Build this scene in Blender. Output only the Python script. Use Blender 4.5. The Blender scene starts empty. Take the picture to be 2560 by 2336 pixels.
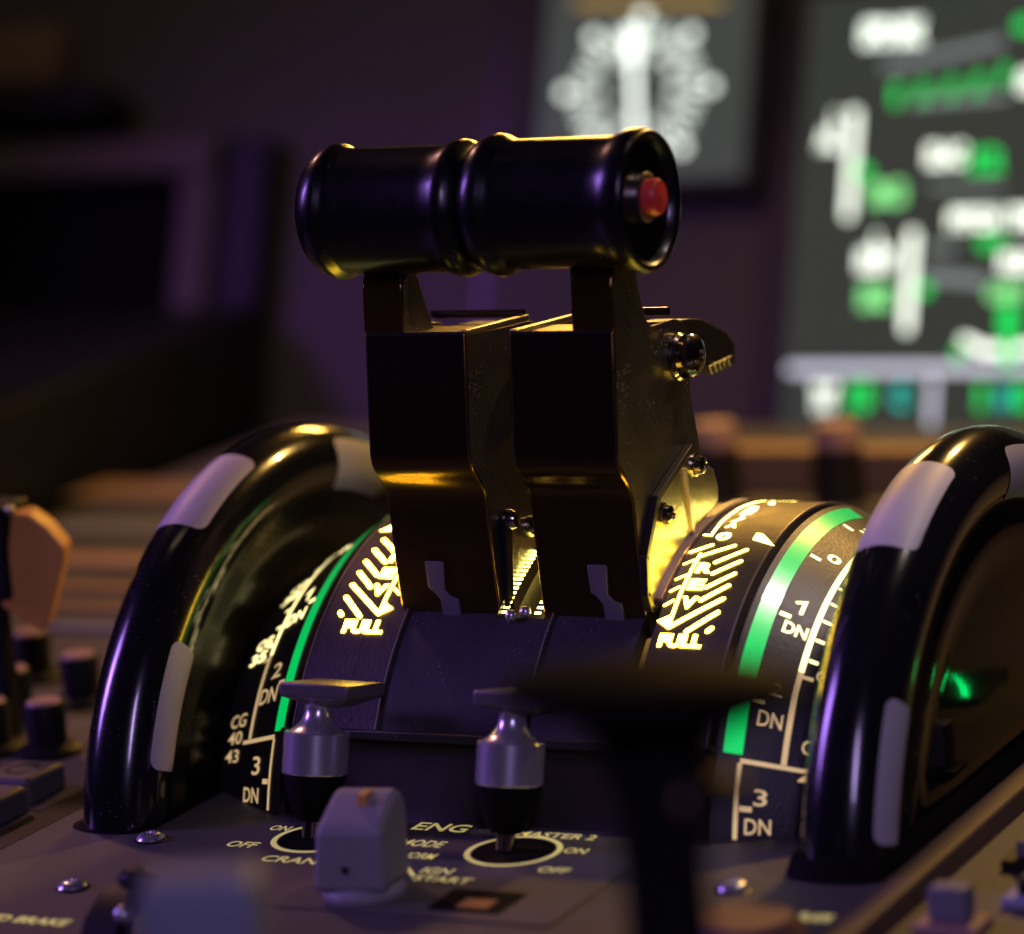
import bpy, bmesh, math, random
from mathutils import Vector, Matrix
random.seed(7)
S = 0.01                       # all numbers below are centimetres
sc = bpy.context.scene
col = sc.collection
PI = math.pi
rad = math.radians

# ------------------------------------------------------------------ camera
cd = bpy.data.cameras.new('camera'); cam = bpy.data.objects.new('camera', cd); col.objects.link(cam)
Rx, Uy, Fw = Vector((.8888, .4502, -.0856)), Vector((-.0082, .2024, .9793)), Vector((-.4582, .8697, -.1836))
m = Matrix((Rx, Uy, -Fw)).transposed().to_4x4()
m.translation = Vector((39.7422, -80.501, 24.504))*S
cam.matrix_world = m
cd.sensor_width = 36; cd.sensor_fit = 'HORIZONTAL'; cd.lens = 8649.26/2560*36
cd.clip_start = .05; cd.clip_end = 50
cd.dof.use_dof = True; cd.dof.focus_distance = .873; cd.dof.aperture_fstop = 6.2
sc.camera = cam
# ------------------------------------------------------------------ world, lamps, exposure
w = bpy.data.worlds.new('World'); sc.world = w; w.use_nodes = True
bg = w.node_tree.nodes['Background']; bg.inputs[0].default_value = (.30, .22, .42, 1); bg.inputs[1].default_value = .012
sc.view_settings.view_transform = 'Standard'; sc.view_settings.look = 'None'
sc.view_settings.exposure = 0; sc.view_settings.gamma = 1; sc.view_settings.use_curve_mapping = False
def lamp(name, loc, target, size, power, color, sy=None, spread=None):
    l = bpy.data.lights.new(name, 'AREA'); l.energy = power; l.color = color; l.size = size*S
    if sy: l.shape = 'RECTANGLE'; l.size_y = sy*S
    else: l.shape = 'DISK'
    if spread: l.spread = rad(spread)
    o = bpy.data.objects.new(name, l); col.objects.link(o); o.location = Vector(loc)*S
    o.rotation_euler = (Vector(target)-Vector(loc)).to_track_quat('-Z', 'Y').to_euler()
    return o
lamp('glareshield_lamp', (9, 34, 34), (1, 0, 6), 2.2, 1.15, (1, .56, .14))
lamp('amber_flood', (-20, 47, 27), (0, -2, 9), 9, .8, (1, .50, .08), 2)
lamp('cabin_lamp', (-75, 45, 70), (-6, -8, 0), 9, .08, (1, .46, .36), None, 40)
lamp('left_window', (-120, -40, 60), (-4, -6, 2), 22, .40, (.42, .20, 1), 60, 30)
lamp('right_window', (75, -130, 85), (0, -6, 2), 14, .175, (.60, .44, 1), 56, 30)
lamp('overhead_spot', (39, 20, 84), (6.6, -3.9, 5), 11, .013, (1, .80, .74), None, 8)
lamp('panel_wash', (-60, 10, 34), (-33, 51, -2), 12, .085, (.50, .15, 1), None, 45)
lamp('overhead_wash', (-30, 10, 110), (-30, 50, 16), 40, .28, (1, .68, .40), None, 60)

# ------------------------------------------------------------------ materials
def mat(name, base=(.1, .1, .1), rough=.5, metal=0., coat=0., emit=None, es=0., noise=0., nscale=60., bump=0., bscale=400., dust=0., spec=.5):
    m = bpy.data.materials.new(name); m.use_nodes = True
    N = m.node_tree.nodes; L = m.node_tree.links; b = N['Principled BSDF']
    b.inputs['Base Color'].default_value = (*base, 1); b.inputs['Roughness'].default_value = rough
    b.inputs['Metallic'].default_value = metal; b.inputs['Coat Weight'].default_value = coat
    b.inputs['Specular IOR Level'].default_value = spec
    if emit: b.inputs['Emission Color'].default_value = (*emit, 1); b.inputs['Emission Strength'].default_value = es
    if noise or bump or dust:
        tc = N.new('ShaderNodeTexCoord')
    src = None
    if noise:
        n = N.new('ShaderNodeTexNoise'); n.inputs['Scale'].default_value = nscale; n.inputs['Detail'].default_value = 8; n.inputs['Roughness'].default_value = .65
        L.new(tc.outputs['Object'], n.inputs['Vector'])
        mx = N.new('ShaderNodeMix'); mx.data_type = 'RGBA'
        mx.inputs[6].default_value = (*[c*(1-noise) for c in base], 1); mx.inputs[7].default_value = (*[min(1, c*(1+noise)) for c in base], 1)
        L.new(n.outputs['Fac'], mx.inputs[0]); src = mx.outputs[2]
        mr = N.new('ShaderNodeMapRange'); mr.inputs[3].default_value = rough*.75; mr.inputs[4].default_value = min(1, rough*1.3)
        L.new(n.outputs['Fac'], mr.inputs[0]); L.new(mr.outputs[0], b.inputs['Roughness'])
    if dust:
        v = N.new('ShaderNodeTexVoronoi'); v.inputs['Scale'].default_value = 800; L.new(tc.outputs['Object'], v.inputs['Vector'])
        n2 = N.new('ShaderNodeTexNoise'); n2.inputs['Scale'].default_value = 90; L.new(tc.outputs['Object'], n2.inputs['Vector'])
        r1 = N.new('ShaderNodeMapRange'); r1.inputs[1].default_value = .09; r1.inputs[2].default_value = .16; r1.inputs[3].default_value = 1; r1.inputs[4].default_value = 0
        r2 = N.new('ShaderNodeMapRange'); r2.inputs[1].default_value = .50; r2.inputs[2].default_value = .62
        L.new(v.outputs['Distance'], r1.inputs[0]); L.new(n2.outputs['Fac'], r2.inputs[0])
        mu = N.new('ShaderNodeMath'); mu.operation = 'MULTIPLY'; L.new(r1.outputs[0], mu.inputs[0]); L.new(r2.outputs[0], mu.inputs[1])
        mu2 = N.new('ShaderNodeMath'); mu2.operation = 'MULTIPLY'; L.new(mu.outputs[0], mu2.inputs[0]); mu2.inputs[1].default_value = dust
        mx = N.new('ShaderNodeMix'); mx.data_type = 'RGBA'; mx.inputs[6].default_value = (*base, 1); mx.inputs[7].default_value = (.75, .75, .8, 1)
        if src: L.new(src, mx.inputs[6])
        L.new(mu2.outputs[0], mx.inputs[0]); src = mx.outputs[2]
        mm = N.new('ShaderNodeMath'); mm.operation = 'SUBTRACT'; mm.inputs[0].default_value = metal; L.new(mu2.outputs[0], mm.inputs[1]); mm.use_clamp = True
        L.new(mm.outputs[0], b.inputs['Metallic'])
    if src: L.new(src, b.inputs['Base Color'])
    if bump:
        n = N.new('ShaderNodeTexNoise'); n.inputs['Scale'].default_value = bscale; n.inputs['Detail'].default_value = 4
        L.new(tc.outputs['Object'], n.inputs['Vector'])
        bp = N.new('ShaderNodeBump'); bp.inputs['Strength'].default_value = bump; bp.inputs['Distance'].default_value = .0003
        L.new(n.outputs['Fac'], bp.inputs['Height']); L.new(bp.outputs[0], b.inputs['Normal'])
    return m
M = dict(
 grip = mat('grip black plastic', (.004, .004, .005), .28, coat=.1, spec=.4, noise=.6, nscale=45, bump=.12, bscale=700, dust=.08),
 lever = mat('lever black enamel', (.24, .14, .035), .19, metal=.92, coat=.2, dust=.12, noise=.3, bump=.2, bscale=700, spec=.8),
 side = mat('lever side metal', (.085, .078, .072), .36, metal=.75, noise=.25, nscale=120, bump=.3, bscale=500, dust=1.),
 link = mat('link metal', (.55, .50, .40), .3, metal=1, noise=.3, nscale=150, bump=.5, bscale=350),
 bolt = mat('bolt metal', (.35, .30, .26), .16, metal=1),
 dark = mat('dark edge', (.01, .009, .009), .4),
 rim = mat('wheel black lacquer', (.006, .006, .008), .17, coat=.5, noise=.7, nscale=25, bump=.12, bscale=260, dust=.3),
 web = mat('wheel web lacquer', (.004, .0035, .003), .27, spec=.3, noise=.4, bump=.12, bscale=90, dust=.2),
 webo = mat('wheel outer web', (.003, .003, .003), .07, spec=.25, noise=.5, bump=.12, bscale=120, dust=.06),
 white = mat('white mark paint', (.46, .43, .50), .45, noise=.16, nscale=35, bump=.15),
 plate = mat('scale plate', (.045, .033, .030), .45, noise=.35, nscale=220, bump=.35, bscale=900, dust=.25),
 cover = mat('slot cover', (.026, .022, .023), .45, noise=.2, bump=.2, dust=.3),
 cone = mat('trim scale black', (.022, .020, .022), .42, noise=.3, bump=.3, bscale=900),
 edge = mat('bare plate edge', (.55, .5, .42), .35, metal=.7),
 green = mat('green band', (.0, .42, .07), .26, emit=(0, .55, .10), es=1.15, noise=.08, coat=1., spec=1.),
 lit = mat('backlit legend', (.8, .7, .4), .5, emit=(1, .62, .028), es=38),
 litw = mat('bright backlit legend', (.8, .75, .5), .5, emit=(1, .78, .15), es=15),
 legend = mat('legend paint', (.72, .56, .32), .45, emit=(1, .68, .30), es=.55),
 legendw = mat('upper legend glow', (.8, .7, .5), .45, emit=(1, .84, .34), es=2.4),  # same lettering as legend, glow raised where more light falls near the top
 leg2 = mat('panel legend', (.6, .55, .2), .5, emit=(.85, .70, .22), es=.42),
 panel = mat('pedestal grey', (.085, .076, .074), .55, noise=.3, nscale=28, bump=.5, bscale=1500, dust=.15),
 panel2 = mat('pedestal plate', (.088, .078, .076), .55, noise=.3, nscale=34, dust=.25, bump=.5, bscale=1300),
 fascia = mat('fascia', (.014, .010, .005), .5, noise=.2, bump=.2),
 chrome = mat('toggle aluminium', (.64, .62, .68), .26, metal=.78),
 chromem = mat('toggle head', (.20, .18, .19), .35, metal=.6, noise=.1),
 boot = mat('boot rubber', (.005, .004, .0035), .7, spec=.08),
 knob = mat('grey knob plastic', (.27, .26, .275), .5, noise=.12, nscale=70, dust=.3, bump=.3, bscale=1200),
 strap = mat('pointer strap', (.12, .11, .14), .45, noise=.2),
 knobl = mat('lever knob plastic', (.30, .34, .46), .55, noise=.1),
 black = mat('black plastic', (.006, .006, .007), .5, spec=.25, noise=.2),
 pink = mat('knob cap', (.42, .26, .20), .5),
 tan = mat('tan face', (.75, .36, .09), .5, noise=.2, nscale=40),
 key = mat('grey key', (.20, .20, .24), .5, noise=.1),
 screen = mat('display glass', (.004, .004, .004), .4, emit=(.92, 1, .86), es=.042, spec=.1),
 bezel = mat('bezel', (.012, .010, .011), .5),
 bezel2 = mat('light bezel', (.05, .04, .03), .6),
 wall = mat('instrument panel paint', (.04, .034, .04), .7, noise=.1, nscale=8),
 red = mat('red button', (.85, .06, .05), .38, noise=.05),
 swhite = mat('screen white', (.5,)*3, .5, emit=(.82, .92, .80), es=2.0),
 sdim = mat('screen dim line', (.1,)*3, .5, emit=(.35, .42, .45), es=.55),
 sbar = mat('screen bar', (.3,)*3, .5, emit=(.52, .55, .68), es=1.25),
 sgreen = mat('screen green', (0, .3, 0), .5, emit=(.0, .80, .12), es=1.1),
 sgreenl = mat('screen light green', (.2, .5, .2), .5, emit=(.25, 1., .32), es=1.),
 scyan = mat('screen cyan', (0, .3, .3), .5, emit=(.0, .75, .62), es=.8),
 needle = mat('needle', (.6,)*3, .5, emit=(.90, 1, .88), es=2.2),
 amber = mat('amber strip', (.4, .3, .05), .5, emit=(.75, .48, .08), es=.5),
 brown = mat('pedestal far trim', (.30, .19, .10), .6, noise=.3, nscale=20),
)
# ------------------------------------------------------------------ helpers
def V3(p): return Vector(p)
def obj(name, bm, material, parent=None, loc=(0, 0, 0), smooth=None, bevel=0, seg=3, label=None):
    """bm in cm, local to loc (cm, relative to the parent)"""
    bmesh.ops.remove_doubles(bm, verts=bm.verts, dist=1e-5)
    me = bpy.data.meshes.new(name)
    for v in bm.verts: v.co *= S
    bm.to_mesh(me); bm.free()
    o = bpy.data.objects.new(name, me); col.objects.link(o)
    me.materials.append(material)
    if parent: o.parent = parent
    o.location = Vector(loc)*S
    if smooth is not None:
        for p in me.polygons: p.use_smooth = True
        me.set_sharp_from_angle(angle=rad(smooth))
    if bevel:
        b = o.modifiers.new('bevel', 'BEVEL'); b.width = bevel*S; b.segments = seg; b.limit_method = 'ANGLE'; b.angle_limit = rad(35)
        b.harden_normals = False
        if smooth is None:
            for p in me.polygons: p.use_smooth = True
            me.set_sharp_from_angle(angle=rad(60))
    if label: o['label'] = label
    return o
def thing(name, label, cat, loc=(0, 0, 0), group=None, rot=(0, 0, 0)):
    o = bpy.data.objects.new(name, None); col.objects.link(o); o.location = Vector(loc)*S; o.rotation_euler = rot
    o.empty_display_size = .01
    o['label'] = label; o['category'] = cat
    if group: o['group'] = group
    return o
def tag(o, label, cat, group=None):
    o['label'] = label; o['category'] = cat
    if group: o['group'] = group
    return o
def dup(root, loc, label, rot=None):
    r = root.copy(); col.objects.link(r); r.location = Vector(loc)*S; r['label'] = label
    if rot: r.rotation_euler = rot
    for ch in list(root.children):
        c = ch.copy(); col.objects.link(c); c.parent = r
        for g in list(ch.children):
            d = g.copy(); col.objects.link(d); d.parent = c
    return r
def box(bm, x0, x1, y0, y1, z0, z1):
    vs = [bm.verts.new((x, y, z)) for x in (x0, x1) for y in (y0, y1) for z in (z0, z1)]
    for f in ((0, 1, 3, 2), (4, 6, 7, 5), (0, 4, 5, 1), (2, 3, 7, 6), (0, 2, 6, 4), (1, 5, 7, 3)):
        bm.faces.new([vs[i] for i in f])
    return bm
def bbox(*a): return box(bmesh.new(), *a)
def extr_x(bm, prof, x0, x1):
    """closed (y,z) polygon extruded along x"""
    a = [bm.verts.new((x0, y, z)) for y, z in prof]; b = [bm.verts.new((x1, y, z)) for y, z in prof]
    n = len(prof)
    bm.faces.new(a); bm.faces.new(b[::-1])
    for i in range(n): bm.faces.new([a[i], b[i], b[(i+1) % n], a[(i+1) % n]])
    bmesh.ops.recalc_face_normals(bm, faces=bm.faces)
    return bm
def lathe(bm, prof, n=48, axis='z', c=(0, 0, 0), a0=0, a1=2*PI):
    """prof: list of (h, r)"""
    full = abs(a1-a0-2*PI) < 1e-6
    rows = []
    for h, r in prof:
        row = []
        for i in range(n if full else n+1):
            t = a0+(a1-a0)*i/n
            p = (r*math.cos(t), r*math.sin(t), h) if axis == 'z' else (h, -r*math.cos(t), r*math.sin(t)) if axis == 'x' else (r*math.cos(t), h, r*math.sin(t))
            row.append(bm.verts.new((p[0]+c[0], p[1]+c[1], p[2]+c[2])))
        rows.append(row)
    k = n if full else n
    for a, b in zip(rows[:-1], rows[1:]):
        for i in range(k):
            j = (i+1) % len(a)
            bm.faces.new([a[i], a[j], b[j], b[i]])
    bmesh.ops.remove_doubles(bm, verts=bm.verts, dist=1e-5)
    bmesh.ops.recalc_face_normals(bm, faces=bm.faces)
    return bm
def sphere(bm, c, r, sc3=(1, 1, 1), u=24, v=14):
    mt = Matrix.Translation(c) @ Matrix.Diagonal((*[r*s for s in sc3], 1))
    bmesh.ops.create_uvsphere(bm, u_segments=u, v_segments=v, radius=1, matrix=mt)
    return bm
def arcpts(pts, r=.3, n=5):
    """round the corners of an open polyline of 2D points"""
    out = [pts[0]]
    for i in range(1, len(pts)-1):
        p = Vector(pts[i]); a = Vector(pts[i-1])-p; b = Vector(pts[i+1])-p
        d = min(r, a.length*.45, b.length*.45)
        A = p+a.normalized()*d; B = p+b.normalized()*d
        for k in range(n+1):
            t = k/n; q = A*(1-t)**2+p*2*t*(1-t)+B*t*t; out.append((q.x, q.y))
    out.append(pts[-1]); return out
# surface maps: (u, v) -> point, with height h above the surface
ZW = -1.899
RQ = 8.364
def on_drum(R=RQ):
    def f(u, v, h=0):
        r = R+h; t = rad(v); return (u, -r*math.cos(t), ZW+r*math.sin(t))
    return f
CT = math.tan(rad(31.8))
def coneR(a): return 8.2-(abs(a)-6.16)*CT
def on_cone(u, v, h=0):
    r = coneR(u)+h*.85; x = u+math.copysign(h*.53, u); t = rad(v); return (x, -r*math.cos(t), ZW+r*math.sin(t))
def on_flat(z=0):
    return lambda u, v, h=0: (u, v, z+h)
SO = Vector((-15.48, 50, 1.18)); ST = Vector((0, .3562, .9344)); SN = Vector((0, -.9344, .3562))
def on_screen(u, v, h=0):
    p = Vector((u, SO.y, SO.z))+ST*v+SN*h; return tuple(p)
def stroke(bm, path, wd, f, h=.012, vs=1., cap=True, step=None):
    """ribbon of width wd (u units) along path [(u,v)], v scaled by vs to u units for widths"""
    P = [Vector((u, v*vs)) for u, v in path]
    Q = [P[0]]
    for a, b in zip(P[:-1], P[1:]):
        n = max(1, int((b-a).length/(step or .25)))
        for k in range(1, n+1): Q.append(a.lerp(b, k/n))
    def mk(q): return bm.verts.new(f(q.x, q.y/vs, h))
    L = []; R = []
    for i, q in enumerate(Q):
        d0 = (Q[i]-Q[i-1]).normalized() if i else (Q[1]-Q[0]).normalized()
        d1 = (Q[i+1]-Q[i]).normalized() if i < len(Q)-1 else d0
        d = (d0+d1).normalized(); nrm = Vector((-d.y, d.x))
        k = 1/max(.5, d.dot(d0))
        L.append(mk(q+nrm*wd/2*k)); R.append(mk(q-nrm*wd/2*k))
    for i in range(len(Q)-1): bm.faces.new([L[i], L[i+1], R[i+1], R[i]])
    if cap:
        for q, d, A, B in ((Q[0], (Q[0]-Q[1]).normalized(), L[0], R[0]), (Q[-1], (Q[-1]-Q[-2]).normalized(), R[-1], L[-1])):
            a0 = math.atan2(d.y, d.x); fan = [mk(q+Vector((math.cos(a0+t), math.sin(a0+t)))*wd/2) for t in [PI/2-PI*k/6 for k in range(1, 6)]]
            try: bm.faces.new([A]+([v for v in (fan[::-1] if (A.co-fan[0].co).length > (A.co-fan[-1].co).length else fan)])+[B])
            except ValueError: pass
    return bm
def poly(bm, pts, f, h=.012):
    bm.faces.new([bm.verts.new(f(u, v, h)) for u, v in pts]); return bm
def quad(bm, u0, u1, v0, v1, f, h=.01, nu=1, nv=1):
    g = [[bm.verts.new(f(u0+(u1-u0)*i/nu, v0+(v1-v0)*j/nv, h)) for j in range(nv+1)] for i in range(nu+1)]
    for i in range(nu):
        for j in range(nv): bm.faces.new([g[i][j], g[i+1][j], g[i+1][j+1], g[i][j+1]])
    return bm
def slab(bm, u0, u1, v0, v1, f, h0, h1, nu=1, nv=1):
    """closed curved slab between heights h0 and h1"""
    def P(u, v, h): return bm.verts.new(f(u, v, h))
    T = [[P(u0+(u1-u0)*i/nu, v0+(v1-v0)*j/nv, h1) for j in range(nv+1)] for i in range(nu+1)]
    B = [[P(u0+(u1-u0)*i/nu, v0+(v1-v0)*j/nv, h0) for j in range(nv+1)] for i in range(nu+1)]
    for i in range(nu):
        for j in range(nv):
            bm.faces.new([T[i][j], T[i+1][j], T[i+1][j+1], T[i][j+1]]); bm.faces.new([B[i][j], B[i][j+1], B[i+1][j+1], B[i+1][j]])
    for i in range(nu):
        bm.faces.new([T[i][0], B[i][0], B[i+1][0], T[i+1][0]]); bm.faces.new([T[i][-1], T[i+1][-1], B[i+1][-1], B[i][-1]])
    for j in range(nv):
        bm.faces.new([T[0][j], T[0][j+1], B[0][j+1], B[0][j]]); bm.faces.new([T[-1][j], B[-1][j], B[-1][j+1], T[-1][j+1]])
    bmesh.ops.recalc_face_normals(bm, faces=bm.faces)
    return bm
def text(bm, s, u0, u1, v0, v1, f, h=.012, bold=.02, rot=0):
    """lettering fitted to the box u0..u1 x v0..v1 (v up), mapped by f; rot turns it inside its box (degrees)"""
    c = bpy.data.curves.new('t', 'FONT'); c.body = s; c.size = 1; c.offset = bold; c.resolution_u = 3
    o = bpy.data.objects.new('t', c); col.objects.link(o)
    bpy.context.view_layer.update()
    me = bpy.data.meshes.new_from_object(o)
    bpy.data.objects.remove(o); bpy.data.curves.remove(c)
    xs = [v.co.x for v in me.vertices]; ys = [v.co.y for v in me.vertices]
    ax, bx, ay, by = min(xs), max(xs), min(ys), max(ys)
    cr, sr = math.cos(rad(rot)), math.sin(rad(rot)); new = []
    for v in me.vertices:
        a = (v.co.x-ax)/(bx-ax); b = (v.co.y-ay)/(by-ay)
        if rot: a, b = .5+(a-.5)*cr-(b-.5)*sr, .5+(a-.5)*sr+(b-.5)*cr
        new.append(bm.verts.new(f(u0+(u1-u0)*a, v0+(v1-v0)*b, h)))
    for p in me.polygons:
        try: bm.faces.new([new[i] for i in p.vertices])
        except ValueError: pass
    bpy.data.meshes.remove(me)
    return bm

# ================================================================== SETTING
# pedestal: one deck with everything standing on it
bm = bbox(-36, 11.25, -45, 44, -6, 0)
o = obj('pedestal_deck', bm, M['panel'], bevel=.12); o['kind'] = 'structure'
bm = bbox(11.3, 12.05, -45, 44, -6, .15)
o = obj('pedestal_edge_trim', bm, mat('edge trim', (.13, .085, .05), .6, noise=.3, nscale=20), bevel=.1); o['kind'] = 'structure'
bm = bbox(12.1, 45, -45, 44, -6, -.35)
o = obj('side_deck', bm, M['panel2'], bevel=.1); o['kind'] = 'structure'
bm = bmesh.new(); slab(bm, -95, 40, -9, 34, on_screen, -2.2, -1.2)
o = obj('instrument_panel', bm, M['wall']); o['kind'] = 'structure'
bm = bmesh.new(); slab(bm, -31.2, -30.8, -4, 30, on_screen, -1.2, -1.1); o = obj('panel_joint', bm, M['dark']); o['kind'] = 'structure'
bm = bbox(-120, 80, -90, 80, -8, -7)
o = obj('floor', bm, M['fascia']); o['kind'] = 'structure'
# ================================================================== throttle quadrant
q = thing('throttle_quadrant', 'black arched quadrant between the two trim wheels with lit yellow and green scales', 'quadrant', (0, 0, 0))
drum = on_drum()
TB, TE = 29.3, 150
def drum_plate(name, a, b, m, h0=-.5, h1=0, t0=TB, t1=TE, parent=q, bev=0):
    bm = bmesh.new(); slab(bm, a, b, t0, t1, drum, h0, h1, 1, 72)
    return obj(name, bm, m, parent, smooth=35)
pl = drum_plate('scale_plate', -5.80, -3.40, M['plate'])
pr = drum_plate('scale_plate', 3.70, 5.80, M['plate'])
drum_plate('centre_strip', -.74, .74, M['cover'], t1=52)
drum_plate('centre_strip', -.40, .40, M['fascia'], t0=52.1, t1=TE, h1=-.25)
for a, b in ((-3.38, -.76), (.76, 3.30)): drum_plate('slot_cover', a, b, M['cover'], h1=-.06)
drum_plate('slot_guard', 3.36, 3.62, mat('mauve guard', (.20, .13, .17), .42, noise=.3, bump=.3), h1=.10, t0=57, t1=98)
# thin bright cut edges of the plates
for x in (-5.80, 5.80, -3.40):
    bm = bmesh.new(); slab(bm, x-.012, x+.012, TB, 128, drum, -.05, .018, 1, 60)
    obj('plate_edge', bm, M['edge'], q, smooth=35)
bm = bmesh.new(); slab(bm, .76, .785, TB, 54, drum, -.05, .012, 1, 20); obj('plate_edge', bm, M['edge'], q, smooth=35)
# brush seals beside the levers: rows of teeth whose shine is put in as glow
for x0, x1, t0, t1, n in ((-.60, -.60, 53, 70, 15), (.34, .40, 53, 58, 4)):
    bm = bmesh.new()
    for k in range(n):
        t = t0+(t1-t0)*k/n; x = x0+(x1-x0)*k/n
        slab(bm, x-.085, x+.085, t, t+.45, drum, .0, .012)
    obj('seal_glow', bm, M['litw'], q)
bm = bmesh.new(); slab(bm, -.74, -.70, 52, 75, drum, -.1, .12, 1, 20); obj('brush_seal', bm, M['dark'], q)
for c, mt in (((-.33, -5.19, 4.76), M['chrome']), ((.03, -5.08, 4.84), M['chrome'])):
    obj('pin', sphere(bmesh.new(), c, .16), mt, q, smooth=60)
# fascia between the drum and the switch panel
bm = bmesh.new(); extr_x(bm, [(-7.30, 2.18), (-7.34, 1.95), (-7.10, 1.90), (-7.45, .25), (-7.60, 0.0), (-5.5, 0), (-5.5, 2.3)], -5.82, 5.82)
obj('fascia', bm, M['fascia'], q, smooth=30)
bm = bbox(-5.82, 5.82, -7.42, -7.22, 1.98, 2.22); obj('ledge', bm, M['cover'], q, bevel=.05)
# legends on the two plates (reverse scale), mirrored
STR = [[(3.98, 69.0), (4.17, 72.4)][:0] or [(3.72, 69.9), (4.17, 72.4)], [(4.05, 68.7), (4.79, 72.3)], [(4.56, 67.0), (5.19, 71.0)], [(4.65, 63.9), (5.22, 67.5)], [(4.66, 60.3), (5.24, 64.0)], [(4.66, 57.2), (5.23, 60.9)],
       [(4.08, 51.1), (5.24, 57.7)], [(4.58, 50.3), (5.24, 54.6)], [(5.14, 50.5), (5.22, 51.1)]]
DN_ = RQ*PI/180
for sgn, host in ((1, pr), (-1, pl)):
    def f(u, v, h=0, s=sgn): return drum(u if s > 0 else -u-.13, v+(0 if s > 0 else .9), h)
    bm = bmesh.new()
    for s in STR: stroke(bm, s, .12, f, vs=DN_)
    for s in [[(3.74, 66.3), (3.96, 67.6)], [(3.74, 62.1), (3.95, 63.3)], [(3.74, 59.1), (3.93, 60.3)], [(3.74, 55.8), (3.93, 57.0)]]: stroke(bm, s, .07, f, vs=DN_)
    stroke(bm, [(4.02, 69.4), (4.06, 51.3)], .085, f, h=.016, vs=DN_)
    poly(bm, [(3.70, 52.3), (3.99, 53.6), (4.06, 50.7)], f, h=.02)
    obj('reverse_scale', bm, M['lit'], host)
    bm = bmesh.new()
    L = [('R', 64.0), ('E', 59.6), ('V', 55.2)]
    for ch, v in L:
        c = 4.36 if sgn > 0 else -4.36-.13
        vv = v if sgn > 0 else v+.9
        text(bm, ch, c-.22, c+.22, vv, vv+2.8, drum, .014, .06)
    if sgn > 0: text(bm, 'FULL', 3.91, 5.08, 47.0, 49.7, drum, .014, .055)
    else: text(bm, 'FULL', -5.09, -3.90, 47.6, 50.5, drum, .014, .055)
    obj('legend', bm, M['lit'], host)
    bm = bmesh.new()
    stroke(bm, [(3.75, 75.9), (3.95, 75.8), (3.88, 82.5), (3.89, 86.7), (3.87, 90.7), (3.90, 100), (3.9, 118)], .085, f, vs=DN_)
    c = 4.31 if sgn > 0 else -4.44
    text(bm, '0', c-.20, c+.20, 74.1, 77.0, drum, .014, .05)
    poly(bm, [(5.16, 74.5), (5.13, 77.0), (5.32, 76.8), (5.88, 72.4)] if sgn > 0 else [(5.16, 74.5), (5.55, 74.0), (5.3, 77)], f)
    c0 = 4.1 if sgn > 0 else -4.7
    for k, ch in enumerate('A/THR'): text(bm, ch, c0+.02, c0+.34, 79.0+k*2.6, 81.2+k*2.6, drum, .014, .05)
    sphere(bm, drum(4.44 if sgn > 0 else -4.57, 95.5, 0), .09, (1, 1, .6), 12, 8)
    for tv, ss in ((102, 'CL'), (108, 'FLX'), (114, 'TO')): text(bm, ss, (4.1 if sgn > 0 else -4.8), (4.8 if sgn > 0 else -4.1), tv, tv+2.6, drum, .014, .03)
    obj('upper_scale', bm, M['litw'], host)
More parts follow.
